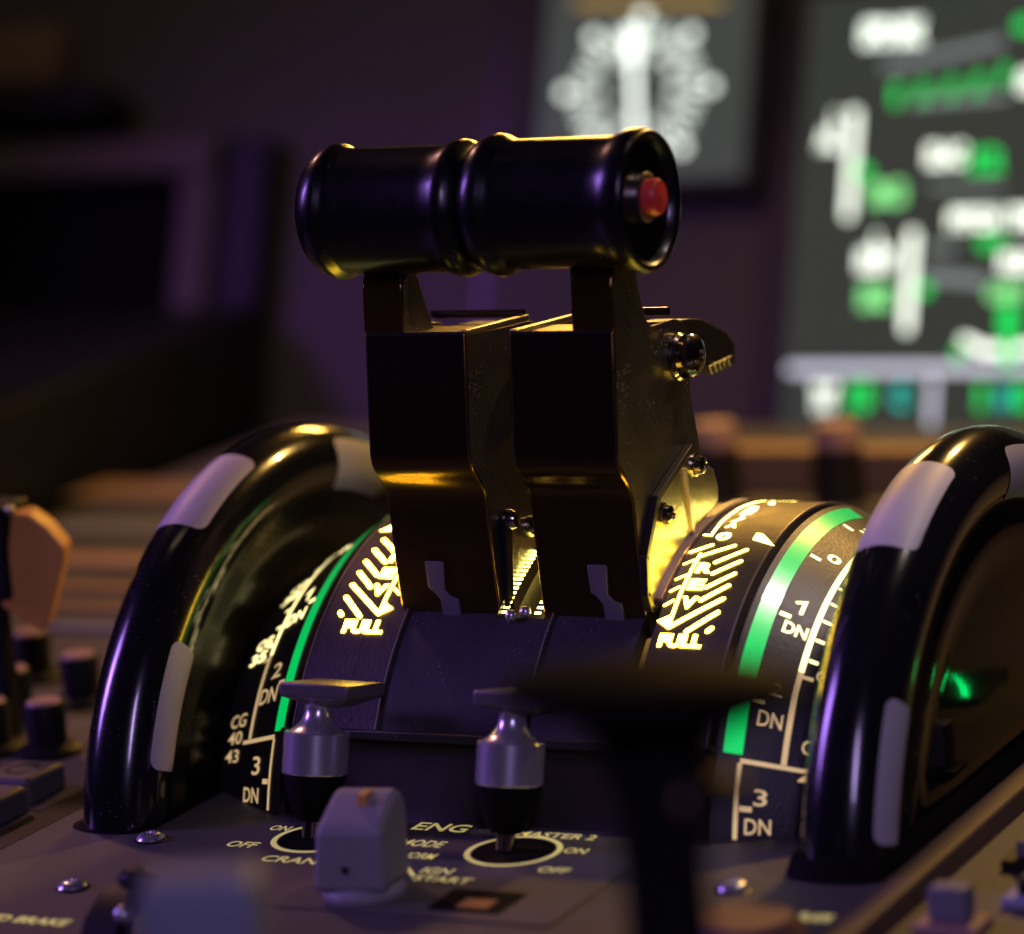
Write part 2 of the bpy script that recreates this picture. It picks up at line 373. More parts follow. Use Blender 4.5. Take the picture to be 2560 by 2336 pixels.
# bevelled trim scales next to the wheels
for sgn in (1, -1):
    bm = bmesh.new()
    xa, xb = 6.02*sgn, 8.98*sgn
    slab(bm, xa, xb, 8, 150, on_cone, -.45, 0, 4, 84)
    cs = obj('trim_scale', bm, M['cone'], q, smooth=25)
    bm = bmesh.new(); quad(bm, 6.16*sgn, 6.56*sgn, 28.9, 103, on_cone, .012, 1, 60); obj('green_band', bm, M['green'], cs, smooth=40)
    g = lambda a, v, h=0, s=sgn: on_cone(a*s, v, h)
    W = 7.7*PI/180
    off = 0 if sgn > 0 else .28
    bm = bmesh.new()
    stroke(bm, [(6.53, 27.9), (8.02, 27.6)], .11, g, h=.012, vs=W, cap=False)
    stroke(bm, [(6.53, 14.2), (6.53, 27.5)], .095, g, h=.015, vs=W, cap=False)
    stroke(bm, [(6.60, 19.5), (6.86, 19.5)], .13, g, h=.018, vs=W, cap=False)
    stroke(bm, [(7.43+off, 28.2), (7.43+off, 47)], .12, g, h=.018, vs=W, cap=False)
    stroke(bm, [(7.49+off, 46.2), (7.72+off, 46.2)], .11, g, h=.021, vs=W, cap=False)
    stroke(bm, [(6.60, 38.9), (6.85, 38.9)], .11, g, h=.018, vs=W, cap=False)
    if sgn > 0:
        text(bm, 'DN', 6.72, 7.27, 15.1, 17.9, on_cone, .014, .01); text(bm, '3', 6.88, 7.16, 20.2, 23.2, on_cone, .014, .01)
        text(bm, 'DN', 6.76, 7.28, 34.6, 37.5, on_cone, .014, .01); text(bm, '2', 6.88, 7.18, 40.6, 43.6, on_cone, .014, .01)
        for tv, ss in ((30.8, 'CG'), (24.5, '43'), (46, 'CG')): text(bm, ss, 7.75, 8.3, tv, tv+3, on_cone, .014, .01)
    else:
        text(bm, 'DN', -7.74, -7.02, 15.2, 18.2, on_cone, .014, .01); text(bm, '3', -7.42, -7.05, 20.7, 24.4, on_cone, .014, .01)
        text(bm, 'DN', -7.60, -6.84, 35.2, 38.6, on_cone, .014, .01); text(bm, '2', -7.32, -6.92, 40.5, 43.9, on_cone, .014, .01)
        text(bm, '43', -8.80, -8.15, 23.4, 26.3, on_cone, .014, .01); text(bm, '40', -8.78, -8.12, 27.5, 30.4, on_cone, .014, .01)
        text(bm, 'CG', -8.78, -8.06, 31.3, 34.4, on_cone, .014, .01)
    obj('scale_legend', bm, M['legend'], cs)
    bm = bmesh.new()
    stroke(bm, [(7.43+off, 47.1), (7.43+off, 104)], .125, g, h=.012, vs=W, cap=False)
    for v in (57.8, 75.1, 92): stroke(bm, [(6.62, v), (6.87, v)], .13, g, h=.015, vs=W, cap=False)
    for v in (50, 55, 60, 65, 70, 75, 80, 85): stroke(bm, [(7.52+off, v), (7.72+off, v)], .10, g, h=.015, vs=W, cap=False)
    if sgn > 0:
        stroke(bm, [(6.88, 61.6), (7.04, 62.4), (7.04, 59.5)], .095, g, h=.014, vs=W); text(bm, 'DN', 6.78, 7.32, 54.0, 56.8, on_cone, .014, .03)
        text(bm, '0', 6.93, 7.25, 76.2, 79.0, on_cone, .014, .03); text(bm, '2', 6.93, 7.2, 94, 97, on_cone, .014, .03)
    else:
        stroke(bm, [(-7.25, 61.8), (-7.08, 62.6), (-7.08, 59.5)], .095, on_cone, h=.014, vs=W); text(bm, 'DN', -7.58, -6.84, 53.6, 56.8, on_cone, .014, .03)
        text(bm, '0', -7.3, -6.95, 76.2, 79.0, on_cone, .014, .03)
        text(bm, 'CG', -8.62, -7.95, 50.4, 53.4, on_cone, .014, .03); text(bm, '35', -8.68, -7.98, 46.6, 49.6, on_cone, .014, .03)
        text(bm, 'CG', -8.5, -7.9, 68.6, 71.6, on_cone, .014, .03); text(bm, '30', -8.55, -7.9, 64.6, 67.6, on_cone, .014, .03)
    obj('upper_legend', bm, M['legendw'], cs)
    bm = bmesh.new(); slab(bm, 5.83*sgn, 6.0*sgn, 10, 150, drum, -1., -.32, 1, 60); obj('gap_strip', bm, M['dark'], q)
for a, b in ((5.83, 6.05), (-6.05, -5.83)):
    bm = bbox(a, b, -7.5, -5, 0, 2.2); obj('gap_post', bm, M['dark'], q)

# ================================================================== trim wheels
WR, WT = 9.285, 1.115
def make_wheel(cx, label, marks):
    t = thing('trim_wheel', label, 'trim wheel', (cx, 0, ZW), 'pitch trim wheels beside the quadrant')
    prof = [(WT*math.sin(rad(a)), WR+WT*math.cos(rad(a))) for a in range(-122, 123, 6)]
    bm = lathe(bmesh.new(), prof, 160, 'x'); obj('rim', bm, M['rim'], t, smooth=50)
    e = WR+WT*math.cos(rad(122)); x = WT*math.sin(rad(122))
    prof = [(x-.01, e+.02), (x-.09, e-.12), (x-.08, 8.3), (x+.0, 8.05), (x+.03, 7.8), (x, 7.5), (x-.08, 7.1), (x-.06, 6.7), (x+.02, 5), (x+.02, 1.2), (x+.02, .01)]
    si = 1 if cx < 0 else -1
    bm = lathe(bmesh.new(), [(h*si, r) for h, r in prof], 128, 'x'); obj('inner_web', bm, M['web'], t, smooth=30)
    bm = lathe(bmesh.new(), [(-h*si, r) for h, r in prof], 128, 'x'); obj('outer_web', bm, M['webo'], t, smooth=30)
    bm = bmesh.new(); lathe(bm, [(1.0, .01), (1.25, .01), (1.25, .8), (1.15, 1.), (.9, 1.)], 40, 'x'); obj('hub', bm, M['bolt'], t, smooth=30)
    for k, (t0, t1, p0, p1) in enumerate(marks):
        def f(u, v, h=0):
            r = WT+.015+h; a = rad(u); th = rad(v); R = WR+r*math.cos(a)
            return (r*math.sin(a), -R*math.cos(th), R*math.sin(th))
        bm = bmesh.new(); n = 24; mm = 18; grid = []
        su, sv = WT*PI/180, (WR+.6)*PI/180
        W2, H2 = (p1-p0)/2*su, (t1-t0)/2*sv; rc = .28; pc, tcn = (p0+p1)/2, (t0+t1)/2
        for j in range(n+1):
            y = H2*(-math.cos(PI*j/n)); d = max(0, abs(y)-(H2-rc)); hw = W2-rc+math.sqrt(max(0, rc*rc-d*d))
            grid.append([bm.verts.new(f(pc+hw*(2*i/mm-1)/su, tcn+y/sv)) for i in range(mm+1)])
        for a, b in zip(grid[:-1], grid[1:]):
            for i in range(mm): bm.faces.new([a[i], a[i+1], b[i+1], b[i]])
        obj('white_mark', bm, M['white'], t, smooth=60)
    return t
make_wheel(-10, 'left black trim wheel, out of focus, beside the CG scale', [(20, 40.5, 61, 121), (59, 77.5, -50, 42), (99, 116, 52, 131), (-20, 0, -50, 42), (135, 153, -50, 42)])
make_wheel(10, 'right black trim wheel, nearest the camera, cut by the right edge', [(15.5, 35.5, 50, 104), (57.5, 77, -48, 42), (93, 112, 56, 130), (-20, 0, -50, 42), (135, 153, -50, 42)])
# black slots in the deck round the wheels
for cx, lab in ((-10, 'black slot lip round the foot of the left trim wheel'), (10, 'black slot lip round the foot of the right trim wheel')):
    bm = bmesh.new(); w2 = 1.18; y0 = -9.4
    def ring(off, z):
        pts = []
        for k in range(17):
            a = PI+PI*k/16; pts.append((cx+(w2+off)*math.cos(a), y0+(w2*.55+off)*math.sin(a)-.2, z))
        pts += [(cx+w2+off, 11, z), (cx-w2-off, 11, z)]
        return [bm.verts.new(p) for p in pts]
    rs = [ring(.0, .004), ring(.16 if cx > 0 else .05, .02), ring(.10 if cx > 0 else .03, .16 if cx > 0 else .05), ring(.0, .45 if cx > 0 else .06), ring(-.1, .45 if cx > 0 else .05)]
    for a, b in zip(rs[:-1], rs[1:]):
        for i in range(len(a)): j = (i+1) % len(a); bm.faces.new([a[i], a[j], b[j], b[i]])
    bm.faces.new(rs[-1])
    tag(obj('slot_lip', bm, M['boot'], smooth=40), lab, 'slot lip')

# ================================================================== thrust levers
YH, ZH = -5.217, 15.176
FP = [(-5.20, 13.75), (-5.45, 13.3), (-5.56, 12.1), (-5.93, 8.72), (-5.22, 8.05), (-5.16, 6.7), (-5.02, 5.0), (-4.9, 4.2)]
BP = [(-1.2, 4.2), (-1.3, 6.0), (-.92, 7.9), (-1.16, 8.95), (-1.33, 9.7), (-1.18, 11.25), (-1.45, 11.62), (-1.95, 11.80), (-3.2, 11.86)]
def make_lever(xc, right):
    s = 1 if right else -1                                # outer side
    w2 = 1.44
    t = thing('thrust_lever', 'right thrust lever, with the red button at the end of its black grip' if right else
              'left thrust lever, with the plain black grip', 'thrust lever', (xc, -5.2, 4.6), 'pair of thrust levers')
    off = Vector((0, 5.2, -4.6))
    def P(name, bm, m, **k):
        bmesh.ops.translate(bm, verts=bm.verts, vec=off); return obj(name, bm, m, t, **k)
    # body: dark front strip wrapped round, metal cheeks either side
    front = arcpts(FP[2:], .55, 6)
    core = front+[(-1.35, 4.2), (-1.45, 6.0), (-1.05, 7.9), (-1.3, 8.95), (-1.45, 9.7), (-1.32, 11.2), (-1.6, 11.55), (-3.2, 11.72), (-5.5, 11.95)]
    bm = extr_x(bmesh.new(), core, -w2+.05, w2-.05); P('core', bm, M['dark'], smooth=30)
    inner = [(y+.16, z) for y, z in front]
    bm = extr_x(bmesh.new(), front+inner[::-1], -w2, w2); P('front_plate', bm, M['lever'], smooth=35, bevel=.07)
    # cheeks
    cheek = [(y+.05, z) for y, z in front]+arcpts([BP[0]]+BP[1:]+[(-5.45, 12.02)], .25, 4)
    for sx in (-1, 1):
        pr_ = cheek
        if sx == s:
            pr_ = arcpts([(y+.04, z) for y, z in FP[:3]], .3, 4)+[(y+.05, z) for y, z in front[1:]]+arcpts(BP[:8]+[(-3.42, 11.84), (-3.68, 12.1), (-3.85, 12.58), (-4.02, 13.3), (-4.1, 13.8)], .22, 4)
        x = sx*(w2-.005)
        bm = extr_x(bmesh.new(), pr_, min(x, x-sx*.1), max(x, x-sx*.1)); P('side_plate', bm, M['side'], smooth=30, bevel=.03)
    # post up to the grip
    xo = s*w2; xi = s*(w2-1.12)
    pf = arcpts(FP[:3], .3, 4)
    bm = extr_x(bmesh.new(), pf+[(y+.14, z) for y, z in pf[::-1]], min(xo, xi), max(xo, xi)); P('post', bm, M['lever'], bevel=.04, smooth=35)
    x = s*(w2-1.12)
    gp = [(-5.4, 13.7), (-4.62, 13.7), (-4.45, 13.1), (-4.15, 12.4), (-3.9, 11.9), (-5.5, 11.95)]
    bm = extr_x(bmesh.new(), gp, min(x, x+s*.07), max(x, x+s*.07)); P('post_gusset', bm, M['side'], bevel=.015)
    gh = [(-5.2+.20*math.cos(a)+.02*math.sin(a), 12.75+.62*math.sin(a)) for a in [2*PI*k/20 for k in range(20)]]
    bm = extr_x(bmesh.new(), [(y+.28, z) for y, z in gh], min(x-s*.006, x), max(x-s*.006, x)); P('gusset_slot', bm, M['dark'])
    # top cover with its flanges and rear bar
    x0, x1 = sorted((-s*(w2-.1), s*(w2-.1)))
    bm = extr_x(bmesh.new(), [(-5.5, 11.9), (-5.5, 12.03), (-3.5, 11.93), (-3.5, 11.8)], x0, x1)
    P('top_plate', bm, M['side'], bevel=.02)
    bm = extr_x(bmesh.new(), [(-5.5, 12.0), (-5.48, 12.14), (-2.0, 11.96), (-2.0, 11.8)], *sorted((-s*w2, -s*(w2-.2)))); P('flange', bm, M['link'], bevel=.03)
    bm = lathe(bmesh.new(), [(x0, .01), (x0, .11), (x1, .11), (x1, .01)], 16, 'x', (0, -2.1, 12.0)); P('rear_bar', bm, M['bolt'], smooth=40)
    # grip
    a, b = (-4.80-xc, -.10-xc) if not right else (-.02-xc, 4.50-xc)
    r = 1.60
    if right: prof = [(a, .3), (a, 1.35), (a+.06, 1.62), (a+.22, 1.70), (a+.30, 1.73), (a+.45, 1.77), (a+.60, 1.74), (a+.78, 1.64), (a+.95, 1.60), (b-1.15, 1.60), (b-.8, 1.62), (b-.62, 1.70), (b-.42, 1.76), (b-.15, 1.76), (b, 1.70), (b+.02, 1.62), (b-.08, 1.52), (b-.25, 1.45), (b-.28, .01)]
    else: prof = [(a, .01), (a-.02, .7), (a+.02, 1.15), (a+.14, 1.42), (a+.34, 1.60), (a+.5, 1.66), (a+.68, 1.72), (a+.80, 1.70), (a+.92, 1.61), (a+1.05, 1.585), (b-1.15, 1.585), (b-.85, 1.60), (b-.62, 1.69), (b-.46, 1.72), (b-.30, 1.68), (b-.18, 1.58), (b-.05, 1.5), (b, 1.2), (b, .3)]
    sm = []
    for i in range(len(prof)-1):
        sm.append(prof[i]); 
    sm.append(prof[-1])
    zc = ZH+(.03 if right else -.02)
    bm = lathe(bmesh.new(), sm, 96, 'x', (0, YH, zc)); gr = P('grip', bm, M['grip'], smooth=60)
    if right:
        bm = lathe(bmesh.new(), [(b-.28, .62), (b-.1, .62), (b-.06, .56), (b-.06, .4)], 32, 'x'); bmesh.ops.translate(bm, verts=bm.verts, vec=Vector((0, YH, zc+.08))+off)
        obj('button_collar', bm, M['link'], gr, smooth=40)
        bm = lathe(bmesh.new(), [(b-.3, .01), (b-.3, .44), (b+.15, .46), (b+.24, .40), (b+.27, .01)], 32, 'x'); bmesh.ops.translate(bm, verts=bm.verts, vec=Vector((0, YH, zc+.08))+off)
        obj('disconnect_button', bm, M['red'], gr, smooth=40)
    # reverse latch: hooked tab in front of the lever with serrations
    lt = [(-1.6, 11.3), (-1.4, 11.62), (-.2, 11.50), (.55, 11.36), (2.0, 10.78), (2.5, 10.40), (2.45, 9.9), (2.36, 9.82)]
    x = .55*s
    low = [(2.2, 10.06), (1.4, 10.1), (-.2, 10.3), (-1.6, 10.2)]
    bm = extr_x(bmesh.new(), lt+low, x-.5, x+.5); P('reverse_latch', bm, M['dark'], bevel=.02)
    bm = bmesh.new()
    for k in range(5):
        yy = 2.12-.30*k; extr_x(bm, [(yy+.13, 10.10), (yy+.05, 9.84), (yy-.02, 9.84), (yy-.15, 10.10)], x-.5, x+.52)
    P('latch_teeth', bm, M['link'], bevel=.02)
    # cheek bolt: washer and domed head
    bo = w2
    bm = lathe(bmesh.new(), [(bo-.02, .01), (bo-.02, .60), (bo+.12, .62), (bo+.2, .56), (bo+.2, .01)], 40, 'x', (0, -2.0, 10.82)); P('washer', bm, M['bolt'], smooth=35)
    bm = lathe(bmesh.new(), [(bo+.2, .30), (bo+.34, .34), (bo+.36, .52), (bo+.46, .55), (bo+.60, .44), (bo+.68, .24), (bo+.69, .16), (bo+.58, .14), (bo+.58, .01)], 40, 'x', (0, -2.0, 10.86)); P('bolt', bm, M['bolt'], smooth=50)
    # link plate low on the right cheek
    lk = [(-1.95, 8.42), (-.50, 7.60), (-.30, 7.10), (-.38, 6.75), (-1.8, 6.30), (-3.0, 5.9), (-4.0, 5.35), (-4.9, 4.95), (-5.12, 5.4), (-5.02, 6.3), (-4.15, 7.62)]
    if right:
        bm = extr_x(bmesh.new(), lk, w2, w2+.09); P('link_plate', bm, M['link'], bevel=.02)
        bm = bmesh.new()
        def f(u, v, h=0): return (w2+.09+h, u, v)
        path = [(-1.95, 8.45), (-4.15, 7.62), (-5.04, 6.3), (-5.14, 5.4), (-4.95, 4.98), (-4.62, 4.9)]
        for pa, pb in zip(path[:-1], path[1:]):
            d = (Vector(pb)-Vector(pa)).normalized(); n = Vector((-d.y, d.x))*.09
            A, B = Vector(pa)-d*.05, Vector(pb)+d*.05
            extr_x(bm, [tuple(A+n), tuple(B+n), tuple(B-n), tuple(A-n)], w2+.0, w2+.2)
        P('link_edge', bm, M['dark'], bevel=.02)
        bm = extr_x(bmesh.new(), [(-2.36, 8.0), (-2.28, 8.02), (-2.05, 6.3), (-2.2, 6.3)], w2+.09, w2+.16); P('link_rib', bm, M['edge'])
        for yy, zz, rr in ((-1.62, 7.95, .26), (-3.78, 7.12, .27)):
            bm = lathe(bmesh.new(), [(w2+.08, .01), (w2+.08, rr*1.15), (w2+.14, rr*1.15), (w2+.16, rr), (w2+.32, rr*.85), (w2+.38, rr*.45), (w2+.3, rr*.35), (w2+.3, .01)], 28, 'x', (0, yy, zz)); P('bolt', bm, M['bolt'], smooth=40)
    else:
        bm = extr_x(bmesh.new(), [(-4.45, 7.05), (-3.0, 6.85), (-2.3, 6.5), (-2.0, 4.6), (-4.75, 4.6)], w2, w2+.07); P('link_plate', bm, M['link'], bevel=.02)
        bm = extr_x(bmesh.new(), [(-4.62, 7.1), (-4.3, 7.05), (-4.62, 4.6), (-4.92, 4.6)], w2+.07, w2+.2); P('link_edge', bm, M['dark'], bevel=.02)
        for yy, zz in ((-4.3, 7.05), (-3.15, 6.62)):
            bm = lathe(bmesh.new(), [(w2+.06, .01), (w2+.06, .28), (w2+.2, .28), (w2+.34, .2), (w2+.36, .01)], 28, 'x', (0, yy, zz)); P('bolt', bm, M['bolt'], smooth=40)
    # thin grey pointer strap on the foot of the front plate
    def strap(u, v, h=0): return (u, -5.10-.02-h-(0 if v > 5.4 else 0), v)
    bm = bmesh.new(); x = .30 if right else -.22
    pts = [(x-.32, 6.05), (x-.30, 6.12), (x+.20, 6.12), (x+.22, 6.05), (x+.16, 5.35), (x+.30, 5.2), (x+.52, 5.12), (x+.54, 4.62), (x+.02, 4.60), (x-.0, 5.1), (x-.16, 5.3), (x-.3, 5.4)]
    yb = lambda z: -5.16+(6.7-z)*.082
    a_ = [bm.verts.new((u, yb(v)-.05, v)) for u, v in pts]; b_ = [bm.verts.new((u, yb(v)+.03, v)) for u, v in pts]
    bm.faces.new(a_); bm.faces.new(b_[::-1])
    for i in range(len(pts)): bm.faces.new([a_[i], b_[i], b_[(i+1) % len(pts)], a_[(i+1) % len(pts)]])
    bmesh.ops.recalc_face_normals(bm, faces=bm.faces)
    P('pointer', bm, M['strap'], bevel=.02)
    return t
make_lever(-2.17, False)
make_lever(1.92, True)

# ================================================================== engine switch panel
t = thing('engine_panel', 'grey plate of yellow ENG legends and two rings below the quadrant', 'panel', (0, -10.5, 0))
O = Vector((0, 10.5, 0))
def P(name, bm, m, par=t, **k):
    bmesh.ops.translate(bm, verts=bm.verts, vec=O); return obj(name, bm, m, par, **k)
pb = P('plate', bbox(-6.1, 4.9, -14.6, -7.72, .004, .05), M['panel2'], bevel=.02)
top = on_flat(.055)
for cx, cy_ in ((-3.93, -9.61), (1.52, -9.61)):
    bm = bmesh.new(); n = 64
    A = [bm.verts.new(top(cx+1.21*math.cos(2*PI*i/n), cy_+1.21*math.sin(2*PI*i/n))) for i in range(n)]
    B = [bm.verts.new(top(cx+1.06*math.cos(2*PI*i/n), cy_+1.06*math.sin(2*PI*i/n))) for i in range(n)]
    for i in range(n): j = (i+1) % n; bm.faces.new([A[i], A[j], B[j], B[i]])
    P('ring', bm, M['leg2'], smooth=30)
    bm = bmesh.new(); bm.faces.new([bm.verts.new(top(cx+1.02*math.cos(2*PI*i/48), cy_+1.02*math.sin(2*PI*i/48))) for i in range(48)])
    P('well', bm, M['boot'])
bm = bmesh.new()
for s_, u0, u1, v0, v1 in (('ENG', -1.95, -.45, -8.50, -7.88), ('OFF', -6.05, -5.20, -10.7, -10.25), ('ON', -5.65, -5.1, -9.25, -8.85), ('CRANK', -4.5, -2.5, -11.6, -11.15),
    ('MODE', -1.65, -.45, -9.75, -9.25), ('NORM', -1.15, -.2, -10.65, -10.2), ('IGN', .0, .8, -11.65, -11.2), ('START', .1, 1.6, -12.2, -11.8), ('MASTER 2', .95, 3.1, -8.45, -8.05),
    ('ON', 2.75, 3.35, -9.5, -9.1), ('OFF', 2.8, 3.6, -11.0, -10.6), ('MASTER 1', -4.9, -2.9, -8.45, -8.05)):
    text(bm, s_, u0, u1, v0, v1, top, .0, .02)
stroke(bm, [(-.5, -11.3), (.0, -11.9)], .12, top, h=.0)
P('legend', bm, M['leg2'])
P('recess', bbox(1.5, 3.4, -14.1, -12.6, .01, .07), M['boot'])
P('recess_lamp', bbox(2.2, 3.0, -13.9, -13.3, .065, .11), mat('amber key', (.35, .17, .05), .5))
# screws on the deck
sx = thing('panel_screw', 'domed screw beside the foot of the left trim wheel', 'screw', (-8.36, -10.45, 0), 'domed deck screws')
bm = lathe(bmesh.new(), [(0, .01), (0, .36), (.06, .38), (.14, .33), (.2, .2), (.2, .12), (.14, .10), (.14, .01)], 32); obj('head', bm, M['chrome'], sx, smooth=40)
bm = lathe(bmesh.new(), [(0, .40), (.012, .44), (.03, .40)], 32); obj('seat', bm, M['dark'], sx)
dup(sx, (-8.12, -14.35, 0), 'domed screw at the lower left, nearer the camera')
dup(sx, (7.95, -11.1, 0), 'blurred domed screw left of the foot of the right trim wheel')
bm = bmesh.new(); text(bm, 'SPEED BRAKE', -9.6, -6.6, -17.0, -16.55, on_flat(), .02, .04)
tag(obj('deck_legend', bm, M['leg2']), 'blurred pale lettering on the deck at the bottom left corner', 'legend')
bm = bmesh.new(); text(bm, 'FLAPS', 11.8-1.6, 12.6-1.6, -12.9, -12.4, on_flat(), .02, .06)
tag(obj('deck_legend', bm, M['leg2']), 'blurred yellow lettering on the deck at the bottom right', 'legend')

# master switches
def make_switch():
    t = thing('master_switch', 'left engine master switch over the OFF legend, its flat head clear of other things', 'toggle switch', (-4.15, -9.61, .06), 'engine master switches')
    # stem, boot, collar, neck, head (local z up, tilted forward)
    def sh(bm, k=.05):
        for v in bm.verts: v.co.y += k*v.co.z
        return bm
    st = lathe(bmesh.new(), [(0, .01), (0, .24), (.5, .24), (.5, .01)], 24); obj('stem', sh(st), M['bolt'], t, smooth=40)
    bt = lathe(bmesh.new(), [(.42, .01), (.42, .40), (.6, .50), (1.1, .68), (1.4, .77), (1.62, .79), (1.62, .01)], 40); obj('boot', sh(bt), M['boot'], t, smooth=40)
    co = lathe(bmesh.new(), [(1.61, .01), (1.58, .80), (1.62, .83), (2.60, .83), (2.63, .81), (2.635, .72)], 56); obj('collar', sh(co), M['chrome'], t, smooth=30)
    nk = lathe(bmesh.new(), [(2.62, .76), (2.66, .68), (2.72, .59), (2.80, .50), (2.92, .41), (3.06, .35), (3.20, .33), (3.33, .35), (3.46, .5), (3.5, .62)], 56); obj('neck', sh(nk), M['chrome'], t, smooth=60)
    bm = bmesh.new()
    zt, zm, zb = 3.86, 3.52, 3.28
    def rect(z, x0, x1, y0, y1): return [bm.verts.new(p) for p in ((x0, y0, z), (x1, y0, z), (x1, y1, z), (x0, y1, z))]
    r0 = rect(zb, -.35, .45, -.3, .35); r1 = rect(zm, -1.02, .92, -.75, 1.2); r2 = rect(zt, -1.02, .92, -.75, 1.2)
    for a, b in ((r0, r1), (r1, r2)):
        for i in range(4): j = (i+1) % 4; bm.faces.new([a[i], a[j], b[j], b[i]])
    bm.faces.new(r0[::-1]); bm.faces.new(r2)
    bmesh.ops.translate(bm, verts=bm.verts, vec=(.26, .22, 0))
    obj('head', bm, M['chromem'], t, bevel=.06)
    t.rotation_euler = (rad(-12), rad(1.5), 0)
    return t
sw = make_switch()
dup(sw, (1.30, -9.61, .06), 'right engine master switch inside the full yellow ring, its head behind the blurred flap lever')
# mode selector
t = thing('mode_selector', 'pale grey block knob with a set screw, standing in front of the left master switch', 'rotary knob', (-.55, -13.3, .0), rot=(0, 0, rad(8)))
bm = lathe(bmesh.new(), [(0, .01), (0, .98), (.18, 1.0), (.25, .96), (.3, .9), (.55, .01)], 48); obj('skirt', bm, M['knob'], t, smooth=30, bevel=.03)
bm = bmesh.new(); prof = [(-.80, .3), (-.80, 1.72), (-.68, 1.9), (.25, 2.42), (.6, 2.46), (.85, 2.25), (.95, 1.9), (.95, .3)]
extr_x(bm, arcpts(prof, .2, 4), -.98, .86)
for v in bm.verts:
    if v.co.z > .5: v.co.x = v.co.x*(1-.14*(v.co.z-.5)/1.9)+.08*(v.co.z-.5)
obj('grip', bm, M['knob'], t, bevel=.16, smooth=40, seg=4)
bm = lathe(bmesh.new(), [(-.83, .01), (-.83, .09), (-.79, .11)], 20, 'y', (-.1, 0, .85)); obj('set_screw', bm, M['dark'], t)
bm = bbox(.1, .3, -.15, .35, 2.2, 2.48); obj('index_line', bm, M['tan'], t)

# ================================================================== flap lever and speed brake lever, both far out of focus
t = thing('flap_lever', 'black mushroom-headed lever, strongly blurred, in front of the right scale', 'lever', (15.45, -30.2, 0))
bm = bmesh.new(); n = 40
lathe(bm, [(9.2, .01), (9.2, .9), (9.5, 1.3), (9.8, 2.1), (9.98, 2.6), (10.15, 2.72), (10.32, 2.55), (10.45, 1.9), (10.52, .8), (10.53, .01)], 56)
for v in bm.verts: v.co.y *= .62
obj('head', bm, M['boot'], t, smooth=60)
bm = lathe(bmesh.new(), [(0, .8), (4, .76), (7.0, .70), (8.3, .78), (8.7, .95), (9.2, .95)], 32); obj('stem', bm, M['black'], t, smooth=60)
bm = bbox(-.1, 1.6, -.4, .4, 8.25, 8.7); obj('release', bm, M['black'], t, bevel=.15)
bm = bbox(.36, .75, -.55, -.35, 8.25, 8.72); obj('release_spot', bm, M['pink'], t, bevel=.08)
t = thing('speed_brake_lever', 'blue grey square lever knob, strongly blurred, at the bottom left', 'lever', (7.55, -32.3, 0), rot=(0, 0, rad(24)))
obj('knob', bbox(-1.05, 1.05, -.9, .9, 5.2, 7.12), M['knobl'], t, bevel=.3, seg=4)
obj('stem', bbox(-.4, .4, -.2, .2, 0, 5.2), M['black'], t, bevel=.05)
t = thing('guard_clip', 'small dark blurred clip left of the blue grey lever knob', 'clip', (-4.6, -17.3, 0))
obj('arm', extr_x(bmesh.new(), [(-.8, 0), (-.4, .5), (.3, .9), (.8, 1.0), (.8, .6), (.2, .4), (0, 0)], -.9, .1), M['black'], t, bevel=.05)
obj('tip', sphere(bmesh.new(), (.1, .5, 1.25), .5, (1, .8, .6)), M['black'], t, smooth=60)
obj('pin', sphere(bmesh.new(), (.15, -.3, .65), .22), M['chrome'], t, smooth=60)

# ================================================================== left side: knobs, keys, tan handle
kn = thing('tuning_knob', 'black top-hat knob nearest the foot of the left trim wheel', 'knob', (-16.1, -3.7, 0), 'black top hat knobs on the left panel')
bm = lathe(bmesh.new(), [(0, .01), (0, .92), (.12, .95), (.2, .85), (.28, .55), (1.35, .60), (1.45, .56), (1.45, .01)], 36); obj('body', bm, M['black'], kn, smooth=40)
bm = lathe(bmesh.new(), [(1.45, .01), (1.45, .50), (1.52, .46), (1.52, .01)], 36); obj('cap', bm, M['pink'], kn, smooth=40)
dup(kn, (-17.85, -3.9, 0), 'black top-hat knob cut by the left edge of the picture')
dup(kn, (-18.3, 1.3, 0), 'black top-hat knob of the back row, nearest the trim wheel')
dup(kn, (-19.4, -.6, 0), 'black top-hat knob in the middle at the left edge')
dup(kn, (-21.6, 3.6, 0), 'farthest black top-hat knob, behind the others under the tan handle')
t = thing('panel_key', 'grey rounded key with a dark C-shaped mark, at the left edge', 'key', (-14.2, -7.6, 0), 'grey keys at the left edge')
obj('cap', bbox(-.8, .8, -.9, .9, -.05, .75), M['panel2'], t, bevel=.18, seg=4)
bm = bmesh.new()
stroke(bm, [(.42*math.cos(a), .42*math.sin(a)) for a in [rad(30+20*k) for k in range(15)]], .13, on_flat(.76), h=0, step=.05); obj('mark', bm, M['dark'], t)
t = thing('panel_key', 'plain grey rounded key in front of the C-marked one', 'key', (-13.9, -9.8, 0), 'grey keys at the left edge')
obj('cap', bbox(-.8, .8, -.9, .9, -.05, .75), M['panel2'], t, bevel=.18, seg=4)
bm = bbox(-12.9, -11.9, -14, -3.5, .002, .012); o = obj('deck_gap', bm, M['dark']); o['kind'] = 'structure'
